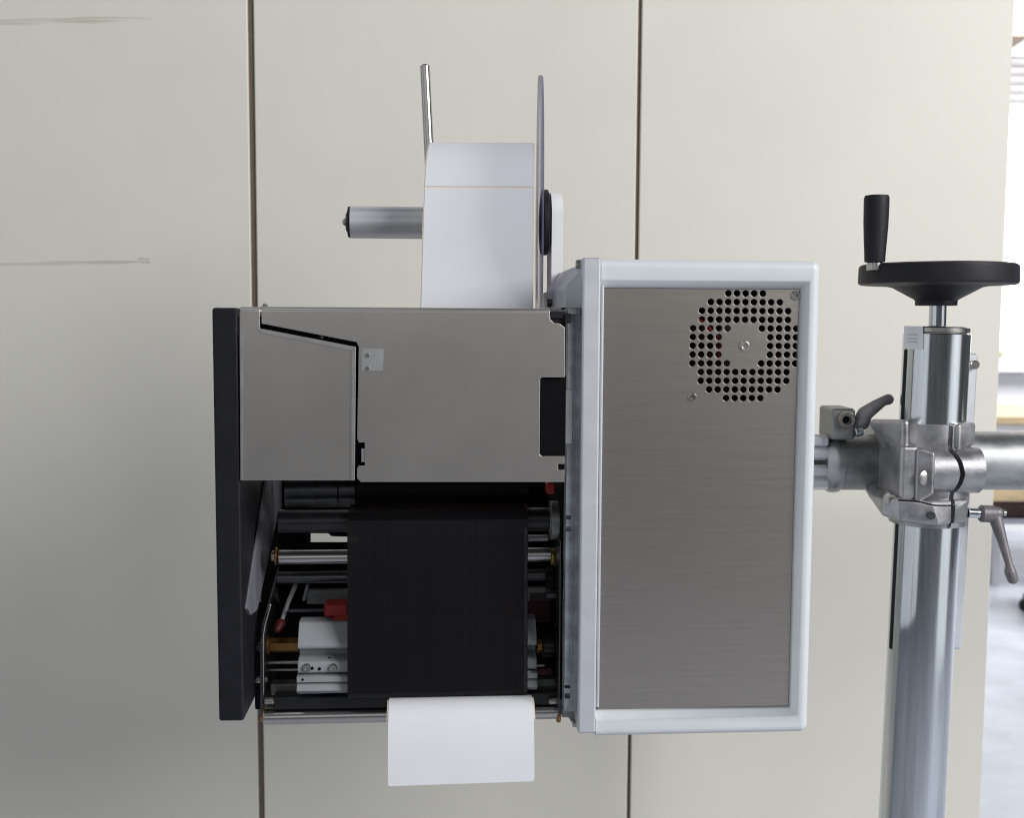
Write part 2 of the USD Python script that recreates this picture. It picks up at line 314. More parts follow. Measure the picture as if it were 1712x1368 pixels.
for (xa, ya, xb, yb, th) in ((-40, 38, 258, 30, 11), (-40, 443, 240, 437, 7), (230, 434, 252, 437, 10)):
    A, B = S(xa, ya, WY), S(xb, yb, WY); h = th / 1800 * WY / 2; zc = (A[2] + B[2]) / 2
    ts = np.linspace(0, 1, 25); env = np.clip(np.minimum(ts * 6, (1 - ts) * 9), 0, 1) ** .6 * (0.85 + .15 * np.sin(ts * 17 + A[2] * 30))
    top_ = [(A[0] + (B[0] - A[0]) * t, WY - .0006, A[2] + (B[2] - A[2]) * t + h * e) for t, e in zip(ts, env)]
    bot_ = [(A[0] + (B[0] - A[0]) * t, WY - .0006, A[2] + (B[2] - A[2]) * t - h * e) for t, e in zip(ts, env)]
    m = trimesh.Trimesh(np.array(bot_ + top_), [f_ for q in range(24) for f_ in ((q, q + 1, 26 + q), (q, 26 + q, 25 + q))], process=False)
    obj('scuff_mark', m, 'scuff', cab, smooth=False, off=o)

# ------------------------------------------------------------------ label printer
pr = thing('label_printer', 'open label printer with steel covers and white framed vent panel on a stand arm', 'label printer', ORG, YAW)
# left black side cover, profile seen from the side
uL, uR = L(359.5, 850, 0)[0], L(402.5, 850, 0)[0]
zt, zb = L(380, 514.5, 0)[1], L(390, 1207, 0)[1]
wA, wB = L(420, 1040, .06)[1], L(470, 835, .19)[1]
side = Polygon([(0, zb), (0.055, zb - .0), (.066, zb + .006), (.068, wA), (.17, wB), (.19, zt - .01), (.18, zt), (0, zt)])
r_ = .0022
sm = m3.Manifold.batch_hull([m3.Manifold.sphere(r_, 16).translate((x, d, w)) for x in (uL + r_, uR - r_) for d in (r_, .055) for w in (zb + r_, zt - r_)])
back = prism_side(Polygon([(.03, zb + .003), (0.058, zb + .003), (.066, zb + .010), (.068, wA), (.17, wB), (.19, zt - .012), (.18, zt - .002), (.03, zt - .002)]), uL + .001, uR - .0008)
sc = obj('side_cover', [sm, back], 'black_plastic', pr)
# reflecting liner plate on its inner face
def on_side(px, py, u):                                   # the point of the plane u = const seen at a pixel
    r = ray(px, py); t = (u - (CAM - ORG) @ eu) / (r @ eu); p = CAM + t * r - ORG; return float(p @ ed), float(p @ ew)
ui = uR + .0006
lp_ = [on_side(x, y, ui) for x, y in ((445, 790), (476, 790), (476, 835), (462, 862), (428, 1020), (417, 1029), (411, 1018))]
obj('liner_plate', prism_side(Polygon(lp_).buffer(0), ui - .0006, ui + .0012), 'liner_grey', sc)
pe_ = [on_side(x, y, ui + .0012) for x, y in ((476, 796), (476.5, 834))]
obj('liner_edge', tube_path([(ui + .0014, d_, w_) for d_, w_ in pe_], .0011), 'anodised', sc)
# steel flap and front cover
def bent(poly, d0, t=.0012, wtop=None, u_a=None, u_b=None, depth=.055, r=.0035):
    parts = [prism_front(poly, d0, d0 + t)]
    if wtop is not None:
        path = [(d0 + t / 2, wtop - .0002)] + [(d0 + r - (r - t / 2) * math.cos(a), wtop + (r - t / 2) * math.sin(a)) for a in np.linspace(0.05, math.pi / 2, 8)] + [(d0 + depth, wtop + r - t / 2)]
        parts.append(strip_sheet(path, u_a, u_b, t))
    return parts
fl_poly = pxpoly([(401.5, 521), (434, 521), (434.5, 549), (595, 580), (593, 803.5), (402.5, 803.5)], 0)
fp = obj('cover_flap', bent(fl_poly, 0, wtop=L(418, 521, 0)[1], u_a=L(401.5, 521, 0)[0], u_b=L(434, 521, 0)[0]), 'brushed_steel', pr)
# the flap's folded rims along its top and right edges
e0, e1 = L(436, 549.5, 0), L(594.5, 580.5, 0)
rim = Polygon([e0, e1, (e1[0], e1[1] - .0028), (e0[0], e0[1] - .0028)])
obj('flap_rim', prism_front(rim, -.0012, -.0001), 'steel_edge', fp)
rim2 = pxpoly([(588.5, 586), (594, 587), (592.2, 803), (587.5, 803)], 0); obj('flap_rim', prism_front(rim2, -.0012, -.0001), 'steel_edge', fp)
rim3 = pxpoly([(401.8, 556), (405.5, 556), (406, 803), (402.6, 803)], 0); obj('flap_rim', prism_front(rim3, -.0010, -.0001), 'steel_edge', fp)
mc = pxpoly([(437.5, 521), (919, 523), (920, 534), (926, 540), (936, 541), (944.5, 548), (943.5, 806), (603, 806), (597, 800), (597, 784), (600, 779), (610, 779), (610, 740), (600, 740), (597.3, 734), (600, 580), (596, 572), (437.5, 541)], 0)
cut = pxpoly([(903, 634), (906, 631), (950, 631), (950, 763), (906, 763), (902, 760)], 0)
mc = mc.difference(cut).difference(pxpoly([(933, 776), (950, 776), (950, 786), (933, 786)], 0))
fc = obj('front_cover', bent(mc, 0, wtop=L(680, 522, 0)[1], u_a=L(437.5, 521, 0)[0], u_b=L(919, 521, 0)[0]), 'brushed_steel', pr)
obj('hinge_tab', pbox(604, 750, 610.5, 773, .0025, .004, .0004), 'anodised', fc)
obj('sticker', prism_front(pxpoly([(605, 582), (642, 584), (640, 620), (605, 620)], 0), -.0003, -.0001), 'clear_sticker', fc)
for y in (594, 616): obj('rivet', screw(615, y, -.0001, .0017, .0014), 'chrome', fc)
obj('rivet', screw(443, 512, .01, .0022, .002), 'chrome', fc)
obj('hinge_pin', pcyl(536, 541, 561, 567, .004), 'chrome', fc)
# dark carrier behind the covers (what shows in the gaps)
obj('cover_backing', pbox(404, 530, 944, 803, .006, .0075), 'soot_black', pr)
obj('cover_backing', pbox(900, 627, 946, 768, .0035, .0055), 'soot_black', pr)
# chassis wall: cast plate whose front edge shows beside the strip
cu0, cu1 = L(946, 860, .006)[0], L(972.5, 860, .006)[0]
cw0, cw1 = L(960, 1190, .006)[1], L(960, 517, .006)[1]
slots = [(946, 862, 955, 869), (946, 881, 955, 889), (946, 1146, 954, 1152), (946, 1160, 954, 1169)]
wall = m3.Manifold.cube((cu1 - cu0, .17, cw1 - cw0)).translate((cu0, .006, cw0))
for x0, y0, x1, y1 in slots:
    a = L(x0 - 2, y1, .006); b = L(x1, y0, .006); wall = wall - m3.Manifold.cube((b[0] - a[0], .012, b[1] - a[1])).translate((a[0], 0, a[1]))
cw = obj('chassis_wall', wall, 'cast_grey', pr)
obj('inner_liner', cbox(cu0 - .0012, cu0 - .0001, .02, .175, cw0 + .004, cw1 - .004), 'soot_black', cw)
obj('paper_patch', pbox(944.6, 653, 957, 742, .0052, .0058, .0001), 'clear_sticker', cw)
obj('corner_plate', prism_front(pxpoly([(974, 441), (965, 458), (948, 476), (944, 486), (944, 514), (974, 514)], .012), .012, .16), 'white_enamel', cw)
obj('screw', pcyl(963, 974, 434, 450, .014, 20), 'dull_steel', cw); obj('screw', pcyl(957, 974, 1204, 1216, .014, 20), 'dull_steel', cw)
obj('lower_lug', prism_front(pxpoly([(941, 1178), (957, 1188), (974, 1188), (974, 1214), (958, 1212), (950, 1200), (940, 1200)], .02), .02, .06), 'dark_cast', cw)
obj('ridge', pbox(957, 520, 959.5, 1185, .0045, .0059, .0004), 'cast_grey', cw)
obj('clip', [pbox(919, 521, 946, 533, .001, .012), pbox(922, 530, 945, 541, .003, .012), pbox(944, 525, 956, 540, -.001, .008)], 'black_plastic', cw)
obj('clip_block', pbox(948, 514, 971, 526, .002, .02), 'dark_cast', cw)
# aluminium edge strip
es = obj('edge_strip', [cbox(L(970.7, 830, -.004)[0], L(1000.5, 830, -.004)[0], -.004, .03, L(985, 1227, -.004)[1], L(990, 430.5, -.004)[1], .0012)], 'anodised', pr)
obj('strip_lip', cbox(L(1001.2, 830, -.002)[0], L(1006, 830, -.002)[0], -.002, .0068, L(1000, 1184, -.002)[1], L(1006, 477, -.002)[1], .0008), 'anodised', es)
# white housing frame
fu0, fu1 = L(1001, 830, 0)[0], L(1359.5, 830, .005)[0]; fw0, fw1 = L(1172, 1225.5, .0065)[1], L(1186, 435.0, .0065)[1]
R = .0065
frame = m3.Manifold.batch_hull([m3.Manifold.sphere(R, 32).translate((x, d, w)) for x in (fu1 - R,) for d in (R, .07) for w in (fw0 + R, fw1 - R)] +
                               [m3.Manifold.cylinder(.001, R, R, 32).rotate((0, 90, 0)).translate((fu0, d, w)) for d in (R, .07) for w in (fw0 + R, fw1 - R)])
ou0, ou1 = L(1004, 830, .006)[0], L(1328, 830, .006)[0]; ow0, ow1 = L(1160, 1184.5, .006)[1], L(1180, 482.5, .006)[1]
def rim_box(g, d): return m3.Manifold.cube((ou1 + g - (fu0 - .02), .0001, ow1 - ow0 + 2 * g)).translate((fu0 - .02, d, ow0 - g))
steps = [(.0078, -.001), (.0052, .0008), (.0034, .0024), (.0014, .0042), (.0, .0066)]
hole = [m3.Manifold.batch_hull([rim_box(*steps[i]), rim_box(*steps[i + 1])]) for i in range(len(steps) - 1)]
cutter = m3.Manifold.batch_boolean(hole + [m3.Manifold.cube((ou1 - fu0 + .02, .2, ow1 - ow0)).translate((fu0 - .02, .006, ow0))], m3.OpType.Add)
frame = frame - cutter
obj('housing_frame', frame, 'white_enamel', pr, smooth=50)
shell = m3.Manifold.cube((fu1 - fu0 - .004, .11, fw1 - fw0 - .004)).translate((fu0 + .002, .078, fw0 + .002)) - m3.Manifold.cube((fu1 - fu0 - .01, .11, fw1 - fw0 - .01)).translate((fu0 + .005, .07, fw0 + .005))
obj('housing_shell', shell, 'white_enamel', pr, smooth=False)
obj('rear_cover', cbox(fu0 + .002, fu1 - .002, .1885, .191, fw0 + .002, fw1 - .002), 'white_enamel', pr)
# vent panel with a real hole pattern
PD = .0066
vp = sbox(ou0 - .0002, ow0 + .0002, ou1 - .0002, ow1 - .0002)
obj('inner_liner', [cbox(ou1 - .0016, ou1 - .0004, PD + .003, .06, ow0 + .002, ow1 - .002, 0), cbox(fu0, ou1 - .002, PD + .003, .06, ow1 - .0016, ow1 - .0004, 0)], 'soot_black', pr)
rows = [range(4, 9), range(2, 11), range(1, 12), range(1, 12), [0, 1, 2, 3, 4, 8, 9, 10, 11, 12], [0, 1, 2, 3, 9, 10, 11, 12], [0, 1, 2, 3, 9, 10, 11, 12], [0, 1, 2, 3, 9, 10, 11, 12], [0, 1, 2, 3, 4, 8, 9, 10, 11, 12], range(1, 12), range(1, 12), range(2, 11), range(4, 9)]
gu, gw = L(1244.5, 578.5, PD); pitch = 14.45 / 2.19e3; pitch = (L(1252, 578, PD)[0] - L(1237, 578, PD)[0]) * 14.35 / 15
pitw = (L(1244, 570, PD)[1] - L(1244, 585, PD)[1]) * 14.62 / 15
holes = [Point(gu + (c - 6) * pitch, gw + (6 - r) * pitw).buffer(pitch * .385, 5) for r, cs in enumerate(rows) for c in cs]
vent = obj('vent_panel', prism_front(vp.difference(unary_union(holes)), PD, PD + .0015), 'panel_steel', pr, smooth=False)
obj('boss', screw(1244.5, 578.5, PD, .0042, .0012), 'panel_steel', vent)
obj('screw', screw(1330, 494, PD, .0036, .0014), 'chrome', vent); obj('screw', screw(1157.5, 664.5, PD, .0034, .0012), 'dull_steel', vent)
fan = []
fc_ = np.array([gu, .034, gw])
ring = lathe(fc_, (0, 1, 0), [(.046, 0), (.05, 0), (.05, .02), (.046, .02), (.046, 0)], 40)
fan = obj('fan', [ring, cyl(fc_ + [0, -.002, 0], fc_ + [0, .02, 0], .018)], 'dark_steel', pr)
for k in range(7):
    b = cbox(.019, .044, -.0008, .0008, -.010, .010); b.apply_transform(trimesh.transformations.rotation_matrix(.7, [1, 0, 0]))
    b.apply_transform(trimesh.transformations.rotation_matrix(k * 2 * math.pi / 7, [0, 1, 0])); b.apply_translation(fc_ + [0, .009, 0]); obj('blade', b, 'black_plastic', fan)
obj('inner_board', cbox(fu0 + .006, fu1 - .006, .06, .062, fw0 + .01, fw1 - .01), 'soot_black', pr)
q0 = np.array([*L(1160, 530, .02)]); q1 = np.array([*L(1182, 545, .02)]); q2_ = np.array([*L(1205, 572, .02)]); q3_ = np.array([*L(1203, 600, .02)])
obj('wire', tube_path([(p_[0], .02, p_[1]) for p_ in (q0, q1, q2_, q3_)], .0016), 'red_plastic', pr)
# back panels that close the works, with the openings the photograph shows
BD = .15
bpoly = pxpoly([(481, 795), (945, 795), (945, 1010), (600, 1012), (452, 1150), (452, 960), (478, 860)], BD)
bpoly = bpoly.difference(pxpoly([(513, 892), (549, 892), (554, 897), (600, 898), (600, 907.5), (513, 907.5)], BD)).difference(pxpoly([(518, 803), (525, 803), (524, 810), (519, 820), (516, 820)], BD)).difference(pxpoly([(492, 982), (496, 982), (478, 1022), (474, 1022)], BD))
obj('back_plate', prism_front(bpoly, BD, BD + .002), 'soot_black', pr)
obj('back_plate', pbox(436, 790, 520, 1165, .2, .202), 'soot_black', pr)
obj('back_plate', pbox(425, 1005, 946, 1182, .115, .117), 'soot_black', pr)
# rollers and shafts, left to right
def roller(x0, x1, y0, y1, d, m, label=None): return obj('roller', pcyl(x0, x1, y0, y1, d), m, pr, label)
ds = obj('ribbon_spindle', pcyl(478, 600, 790, 848, .085), 'dark_steel', pr)
for x in (566,): obj('spindle_ring', pcyl(x, x + 3, 788.5, 849.5, .085), 'black_paint', ds)
sh = obj('deflection_shaft', pcyl(466, 946, 851, 889, .052), 'black_paint', pr, 'black shaft under the covers')
obj('hub', pcyl(919, 946, 838, 902, .05), 'dark_cast', sh)
obj('hub_ring', pcyl(918, 922, 850, 892, .05), 'cast_grey', sh)
obj('tie_bar', pbox(500, 886, 583, 890, .10, .11, .0004), 'dark_steel', pr); 
obj('tie_bar', pbox(882, 898, 918, 906, .06, .07), 'cast_aluminium', pr)
r1 = roller(466, 921, 918, 942, .07, 'chrome', 'bright roller with brass rings')
obj('roller_end', pcyl(454, 462, 921, 939, .07), 'dull_steel', r1); obj('brass_ring', pcyl(460, 464.5, 915, 945, .07), 'brass', r1)
obj('brass_ring', pcyl(920, 926, 917, 946, .07), 'yellow_brass', r1); obj('roller_hub', pcyl(926, 946, 914, 948, .07), 'dark_cast', r1)
r2 = roller(464, 914, 954, 974, .09, 'dark_steel', 'dark steel roller below the bright one')
obj('roller_hub', pcyl(912, 946, 949, 985, .085), 'dull_black', r2)
obj('guide_plate', pbox(512, 984, 925, 1008, .10, .104), 'dark_cast', pr)
obj('guide_rod', pcyl(482, 560, 1018, 1024, .075), 'dark_steel', pr)
cl = obj('adjusting_clip', [pbox(541, 1009, 583, 1034, .05, .065, .002), pbox(556, 1030, 590, 1043, .048, .065, .002)], 'red_plastic', pr, 'red plastic clip left of the ribbon')
obj('clip_pin', pcyl(562, 570, 1040, 1046, .05), 'chrome', cl)
obj('adjusting_clip', pbox(835, 1008, 879, 1042, .05, .065, .002), 'red_plastic', pr, 'red clip behind the ribbon film')
obj('adjusting_clip', pbox(914, 808, 928, 827, .03, .045, .001), 'red_plastic', pr, 'small red block under the cover')
# cream cable with red end
cp = [(L(x, y, d)[0], d, L(x, y, d)[1]) for x, y, d in ((494, 980, .095), (483, 1005, .088), (474, 1030, .08), (469, 1044, .075))]
cb = obj('cable', tube_path(cp, .0019), 'white_bracket', pr); 
obj('cable_sleeve', hull_spheres([((*[cp[-1][0]], cp[-1][1], cp[-1][2]), .0045), ((L(464, 1053, .07)[0], .07, L(464, 1053, .07)[1]), .0032)]), 'sleeve_red', cb)
cp2 = [(L(x, y, .095)[0], .095, L(x, y, .095)[1]) for x, y in ((514, 980), (508, 1003))]; obj('cable', tube_path(cp2, .0014), 'white_bracket', pr)
# thin inner side plate, edge-on
ip = prism_side(Polygon([on_side(x, y, L(438, 1100, .05)[0]) for x, y in ((436, 1200), (436, 1075), (439, 1045), (446, 1020), (470, 930), (480, 930), (480, 1190))]).buffer(0), L(437, 1100, .05)[0], L(437, 1100, .05)[0] + .0018)
obj('inner_plate', ip, 'dark_steel', pr)
obj('plate_edge', tube_path([(L(x, y, .048)[0], .048, L(x, y, .048)[1]) for x, y in ((440, 1168), (440, 1062), (443, 1044), (452, 1012))], .0011), 'dull_steel', pr)
obj('stud', pcyl(404, 438, 1076, 1089, .06), 'dark_steel', pr); obj('stud', pcyl(426, 448, 1131, 1142, .055), 'dull_steel', pr)
# brass bush, rods
bs = obj('brass_bush', pcyl(447, 500, 1067, 1091, .075, 6), 'brass', pr); obj('bush_collar', pcyl(446, 452, 1063, 1095, .075), 'brass', bs)
obj('brass_bush', pcyl(897, 912, 1068, 1092, .075, 12), 'brass', pr)
obj('end_hub', pcyl(926, 946, 1058, 1104, .07), 'dull_steel', pr)
obj('end_hub', pcyl(906, 926, 1062, 1098, .07), 'black_paint', pr)
obj('guide_rod', pcyl(440, 500, 1105, 1111, .075), 'dull_steel', pr); obj('guide_rod', pcyl(450, 500, 1118, 1122, .08), 'dull_steel', pr)
obj('guide_rod', pcyl(897, 911, 1110, 1116, .075), 'dull_steel', pr)
obj('red_block', pbox(897, 1117, 937, 1146, .085, .1), 'dark_red', pr); obj('red_block', pbox(884, 990, 925, 1040, .1, .112), 'dark_red', pr)
obj('cross_bar', pbox(452, 1141, 936, 1159, .062, .075), 'dark_cast', pr)
obj('peel_bar', pbox(456, 1163, 934, 1183, .045, .06), 'black_paint', pr)
for x0, x1 in ((442, 458), (917, 932)): obj('screw', pcyl(x0, x1, 1166, 1178, .044, 18), 'dull_steel', pr)
te = obj('tear_bar', [pcyl(441, 936, 1182, 1207, .05, 36)], 'chrome', pr)
obj('brass_ring', pcyl(437, 443, 1181, 1207, .05), 'brass', te); obj('brass_ring', pcyl(930, 937, 1181, 1208, .05), 'brass', te)
# right side odds: bearing blocks along the wall
for y0, y1, x0, d in ((988, 1002, 912, .06), (1040, 1050, 926, .06)): obj('screw', pcyl(x0, 946, y0, y1, d, 16), 'dark_steel', pr)
obj('bearing_rail', pbox(935, 905, 946, 1195, .025, .05), 'dark_steel', pr)
# white print head bracket
bw0, bw1 = L(498, 1100, .035)[0], L(897, 1100, .035)[0]
def wv(y): return L(540, y, .035)[1]
prof = [(.062, wv(1046)), (.045, wv(1046)), (.036, wv(1074)), (.034, wv(1080)), (.036, wv(1086)), (.047, wv(1092)), (.047, wv(1101)), (.036, wv(1106)), (.034, wv(1109)), (.034, wv(1126.5)), (.06, wv(1126.5))]
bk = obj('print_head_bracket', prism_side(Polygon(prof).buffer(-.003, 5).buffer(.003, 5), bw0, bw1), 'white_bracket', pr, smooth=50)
u_a, u_b = L(496.5, 1140, .034)[0], L(898, 1140, .034)[0]
prof2 = [(.06, wv(1129)), (.034, wv(1129)), (.032, wv(1131)), (.032, wv(1139)), (.036, wv(1141)), (.033, wv(1144)), (.031, wv(1153)), (.038, wv(1162)), (.06, wv(1162))]
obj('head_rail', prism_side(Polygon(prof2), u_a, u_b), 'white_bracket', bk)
for x in (513, 557): obj('screw', screw(x, 1117, .0338, .0034, .002), 'chrome', bk)
for x, y in ((522, 1118), (534, 1119)): obj('hole', screw(x, y, .0339, .0013, .0004), 'soot_black', bk)
obj('hole', screw(551, 1104, .040, .0022, .0006), 'soot_black', bk); obj('hole', screw(506, 1137, .0319, .001, .0003), 'soot_black', bk)
obj('screw', screw(884, 1124, .0338, .0018, .002), 'chrome', bk)
# label unwinder on the back of the printer
UD = .18
wc = L(640, 372, UD)[1]
hub = obj('unwind_mandrel', [cyl((L(584, 372, UD)[0], UD, wc), (L(720, 372, UD)[0], UD, wc), (L(650, 345, UD)[1] - L(650, 399, UD)[1]) / 2, .0015)], 'anodised', pr)
rr_ = (L(650, 345, UD)[1] - L(650, 399, UD)[1]) / 2
obj('mandrel_cap', lathe((L(586, 372, UD)[0], UD, wc), (-1, 0, 0), [(0, 0), (rr_ * .98, 0), (rr_ * .94, .002), (rr_ * .6, .003), (rr_ * .55, .0038), (0, .0038)][::-1], 36), 'dull_black', hub)
obj('cap_screw', hull_spheres([((L(586, 372, UD)[0] - .0035, UD, wc), .0038)], 16), 'dull_steel', hub)
# bar-shaped guide leaning outward on the left of the roll
bt, bb = L(710.5, 109, UD)[0], L(716.5, 235, UD)[0]
tw, bwid = L(710, 108, UD)[1], L(710, 372, UD)[1]
gu_m = (bt - bb) / (tw - L(710, 235, UD)[1])
def gx(w): return bb + (w - L(710, 235, UD)[1]) * gu_m
tl_ = (tw - bwid)
gm = cyl((gx(bwid), UD, bwid), (gx(tw), UD, tw), .0044, .0012, 24)
obj('roll_guide', gm, 'chrome', pr, 'round steel guide rod leaning left')
# purple plastic flange seen edge-on on the right of the roll
fr = L(900, 131, UD)[1] - wc
fu_ = L(900.5, 372, UD)[0]
a = math.atan2((fu_ * math.cos(YAW) - (UD) * math.sin(YAW)), .98) ; ax = np.array([math.cos(-a - YAW + .012), math.sin(-a - YAW + .012), 0])
fl_m = lathe(np.array([fu_, UD, wc]) - ax * .0016, ax, [(0, 0), (fr - .001, 0), (fr, .001), (fr, .0032), (fr - .001, .0042), (0, .0042)], 96)
obj('roll_flange', fl_m, 'flange_acrylic', pr, 'thin purple plastic disc seen edge-on')
fh = obj('flange_hub', pcyl(905.5, 915, 317, 427, UD, 48), 'dull_black', pr)
obj('hub_boss', lathe((L(914, 372, UD)[0], UD, wc), (1, 0, 0), [(0, 0), (.017, 0), (.017, .001), (.011, .0045), (.011, .007), (0, .007)], 36), 'dull_black', fh)
au0, au1 = L(922.5, 400, UD - .02)[0], L(941.5, 400, UD - .02)[0]
wt, wb = L(932, 318, UD - .02)[1], L(932, 487, UD - .02)[1]
arc = [(UD + .02 * math.cos(t), wt - .02 + .02 * math.sin(t)) for t in np.linspace(0, math.pi, 17)]
arm = prism_side(Polygon(arc + [(UD - .02, wb), (UD + .02, wb)]), au0, au1)
am = obj('unwind_arm', arm, 'white_arm', pr)
obj('arm_foot', cbox(L(921, 500, .13)[0], L(941.5, 500, .13)[0], .06, UD + .02, L(930, 525, .13)[1], wb - .0004), 'clear_sticker', am)
obj('foot_screw', pcyl(915, 922, 499, 514, .10, 16), 'dark_steel', am); obj('foot_screw', pcyl(941, 949, 477, 489, .10, 16), 'dull_steel', am)
# bracket that carries the printer on the stand's arm tube
obj('mount_plate', cbox(fu0 + .04, fu1 - .03, .1915, .2, L(1200, 860, .19)[1], L(1200, 680, .19)[1]), 'dark_cast', pr)

# label roll with its web
rl = thing('label_roll', 'roll of blank white labels on backing paper between the purple flange and steel rod', 'label roll', ORG, YAW)
RR = L(800, 239.5, UD)[1] - wc
xa, xb = L(721.0, 245, UD)[0], L(893.5, 245, UD)[0]
def turned(m):                                          # the roll sits square to its flange, a few degrees off the printer's front
    m = as_tm(m).copy(); m.apply_transform(trimesh.transformations.rotation_matrix(math.radians(-5.2), [0, 0, 1], [xb, UD, wc])); return m
def web_path(r, a0, a1, w_end=None, n=28):
    P = [(UD + r * math.cos(t), wc + r * math.sin(t)) for t in np.linspace(a0, a1, n)]
    if w_end is not None:                                  # leaves the roll on a tangent, slanting towards the front
        d_, w_ = P[-1]; T_ = (-math.sin(a1), math.cos(a1)); ln = (w_end - w_) / T_[1]
        P += [(d_ + T_[0] * t_, w_ + T_[1] * t_) for t_ in np.linspace(ln * .04, ln, 14)]
    return P
TA = math.pi - .30
obj('roll_core', turned(cyl((xa + .0006, UD, wc), (xb - .0006, UD, wc), RR - .0006, .003, 96)), 'paper_edge', rl)
wend = L(800, 560, UD - RR)[1]
obj('backing_web', turned(strip_sheet(web_path(RR, math.pi * .35, TA, wend), xa - .0004, xb, .0003)), 'liner_paper', rl)
th = math.pi - math.asin(min(.99, (L(800, 314.8, UD - RR * .8)[1] - wc) / RR))
gap = .012
obj('label', turned(strip_sheet(web_path(RR + .0004, math.pi * .37, th - gap), xa + .0006, xb - .0010, .0003)), 'label_paper', rl)
obj('label', turned(strip_sheet(web_path(RR + .0004, th + gap, TA, wend), xa + .0006, xb - .0010, .0003)), 'label_paper', rl)

# ink ribbon
rb = thing('ink_ribbon', 'wide black ink ribbon film stretched down the open front of the printer', 'ink ribbon', ORG, YAW)
bu0, bu1 = L(580, 1000, .026)[0], L(883, 1000, .026)[0]
obj('supply_roll', pcyl(596, 882, 776, 852, .085, 64), 'ink_film', rb)
wy = lambda y, d: L(730, y, d)[1]
pth = [(.07, wy(846, .06)), (.052, wy(851.5, .052) + .0005), (.040, wy(856, .04)), (.0345, wy(870, .034)), (.0325, wy(900, .03)), (.029, wy(1000, .03)), (.0265, wy(1100, .026)), (.0255, wy(1158, .026)), (.028, wy(1164, .028)), (.036, wy(1166.5, .036)), (.05, wy(1167, .05))]
dense = []
for i in range(len(pth) - 1):
    for k in range(4): dense.append(tuple(np.array(pth[i]) * (1 - k / 4) + np.array(pth[i + 1]) * k / 4))
obj('film', strip_sheet(dense, bu0, bu1, .00025), 'ink_film', rb)
obj('film_edge', [cbox(bu0 - .0001, bu0 + .0022, .0245, .0249, wy(1158, .026), wy(900, .026), 0)] and [strip_sheet([(d - .0004, w) for d, w in dense[14:30]], bu1 - .003, bu1 - .0004, .0001)], 'black_paint', rb)

# printed label hanging out of the printer
la = thing('paper_label', 'blank white label hanging down from the peel bar below the black ribbon', 'label', ORG, YAW)
lu0, lu1 = L(648.5, 1250, .0)[0], L(893.5, 1250, .0)[0]
ly = lambda y, d: L(770, y, d)[1]
ctl = np.array([(.034, ly(1164.5, .034)), (.029, ly(1165.5, .029)), (.0215, ly(1170, .0215)), (.0145, ly(1180, .0145)), (.0088, ly(1196, .0088)), (.005, ly(1220, .005)), (.002, ly(1250, .002)), (.000, ly(1285, 0)), (-.001, ly(1312.5, -.001))])
from scipy.interpolate import CubicSpline
cs = CubicSpline(np.linspace(0, 1, len(ctl)), ctl); P = cs(np.linspace(0, 1, 60))
NU = 40; V = []; F = []
for i, (d, w) in enumerate(P):
    for j in range(NU + 1):
        s = j / NU; f = i / 59
        uu = lu0 + (lu1 - lu0) * s; dd = d - .001 * f * f * s; ww = w + .0016 * f * f * s
        rc = .0012; ed_ = (59 - i) / 59 * (P[0][1] - P[-1][1])
        if i > 50:                                             # rounded lower corners
            k = max(0, rc - (w - P[-1][1])); ins = rc - math.sqrt(max(rc * rc - k * k, 0)) if k > 0 else 0
            uu = min(max(uu, lu0 + ins), lu1 - ins)
        V.append((uu, dd, ww))
for i in range(59):
    for j in range(NU):
        a_, b_ = i * (NU + 1) + j, (i + 1) * (NU + 1) + j; F += [(a_, b_, b_ + 1), (a_, b_ + 1, a_ + 1)]
obj('label_sheet', trimesh.Trimesh(V, F, process=False), 'label_paper', la, smooth=True)
obj('backing_strip', strip_sheet([(d + .0008, w - .0004) for d, w in P[13:34]], lu0 - .0012, lu1 + .0012, .0002), 'liner_paper', la)

# ------------------------------------------------------------------ support stand
SY = 1.0
ctop = S((1513 + 1620) / 2, 556, SY); cbot = S(1523.5, 1368, SY)
ax_ = ctop - cbot; ax_ /= np.linalg.norm(ax_)
foot = cbot - ax_ * (cbot[2] / ax_[2])
st = thing('support_stand', 'zinc plated column stand with black handwheel and clamp holding the printer', 'stand', foot); o = foot
CR = (S(1620, 560, SY)[0] - S(1513, 560, SY)[0]) / 2
def on_axis(y):
    best = None
    for t in np.linspace(0, 1.6, 1600):
        p_ = foot + ax_ * t; v = p_ - CAM; yy = CY - FPX * (v @ up) / (v @ fwd)
        if best is None or abs(yy - y) < best[0]: best = (abs(yy - y), p_)
    return best[1]
ptop = on_axis(557)
col = obj('column', cyl(foot + ax_ * .02, ptop, CR, .0008, 72), 'zinc_tube', st, off=o)
obj('column_cap', cyl(ptop + ax_ * .0002, on_axis(547), CR * .97, .001, 56), 'dull_steel', st, off=o)
obj('base_plate', rbox(foot[0] - .25, foot[0] + .25, foot[1] - .3, foot[1] + .3, .0, .02, .006), 'dark_cast', st, off=o)
# guide channel behind the column, between two heights
g0, g1 = on_axis(590), on_axis(1086)
def gch(p0, p1, x0, x1, y0, y1):
    m_ = cbox(x0, x1, y0, y1, 0, np.linalg.norm(p1 - p0), .002); return axis_frame(m_, p1, p0 - p1)
chx = CR * 1.02 + .0035
obj('guide_channel', gch(g0, g1, CR * .6, CR + .0098, -.001, .03), 'anodised', st, off=o)
obj('guide_channel', gch(on_axis(585), g1, -CR - .0012, -CR * .6, -.0065, -.0015), 'dull_black', st, 'dark strip along the left of the column', off=o)
cs_ = on_axis(603)
obj('channel_screw', cyl(cs_ + [CR + .005, -.006, -.004], cs_ + [CR + .005, .004, -.004], .0042), 'chrome', st, off=o)
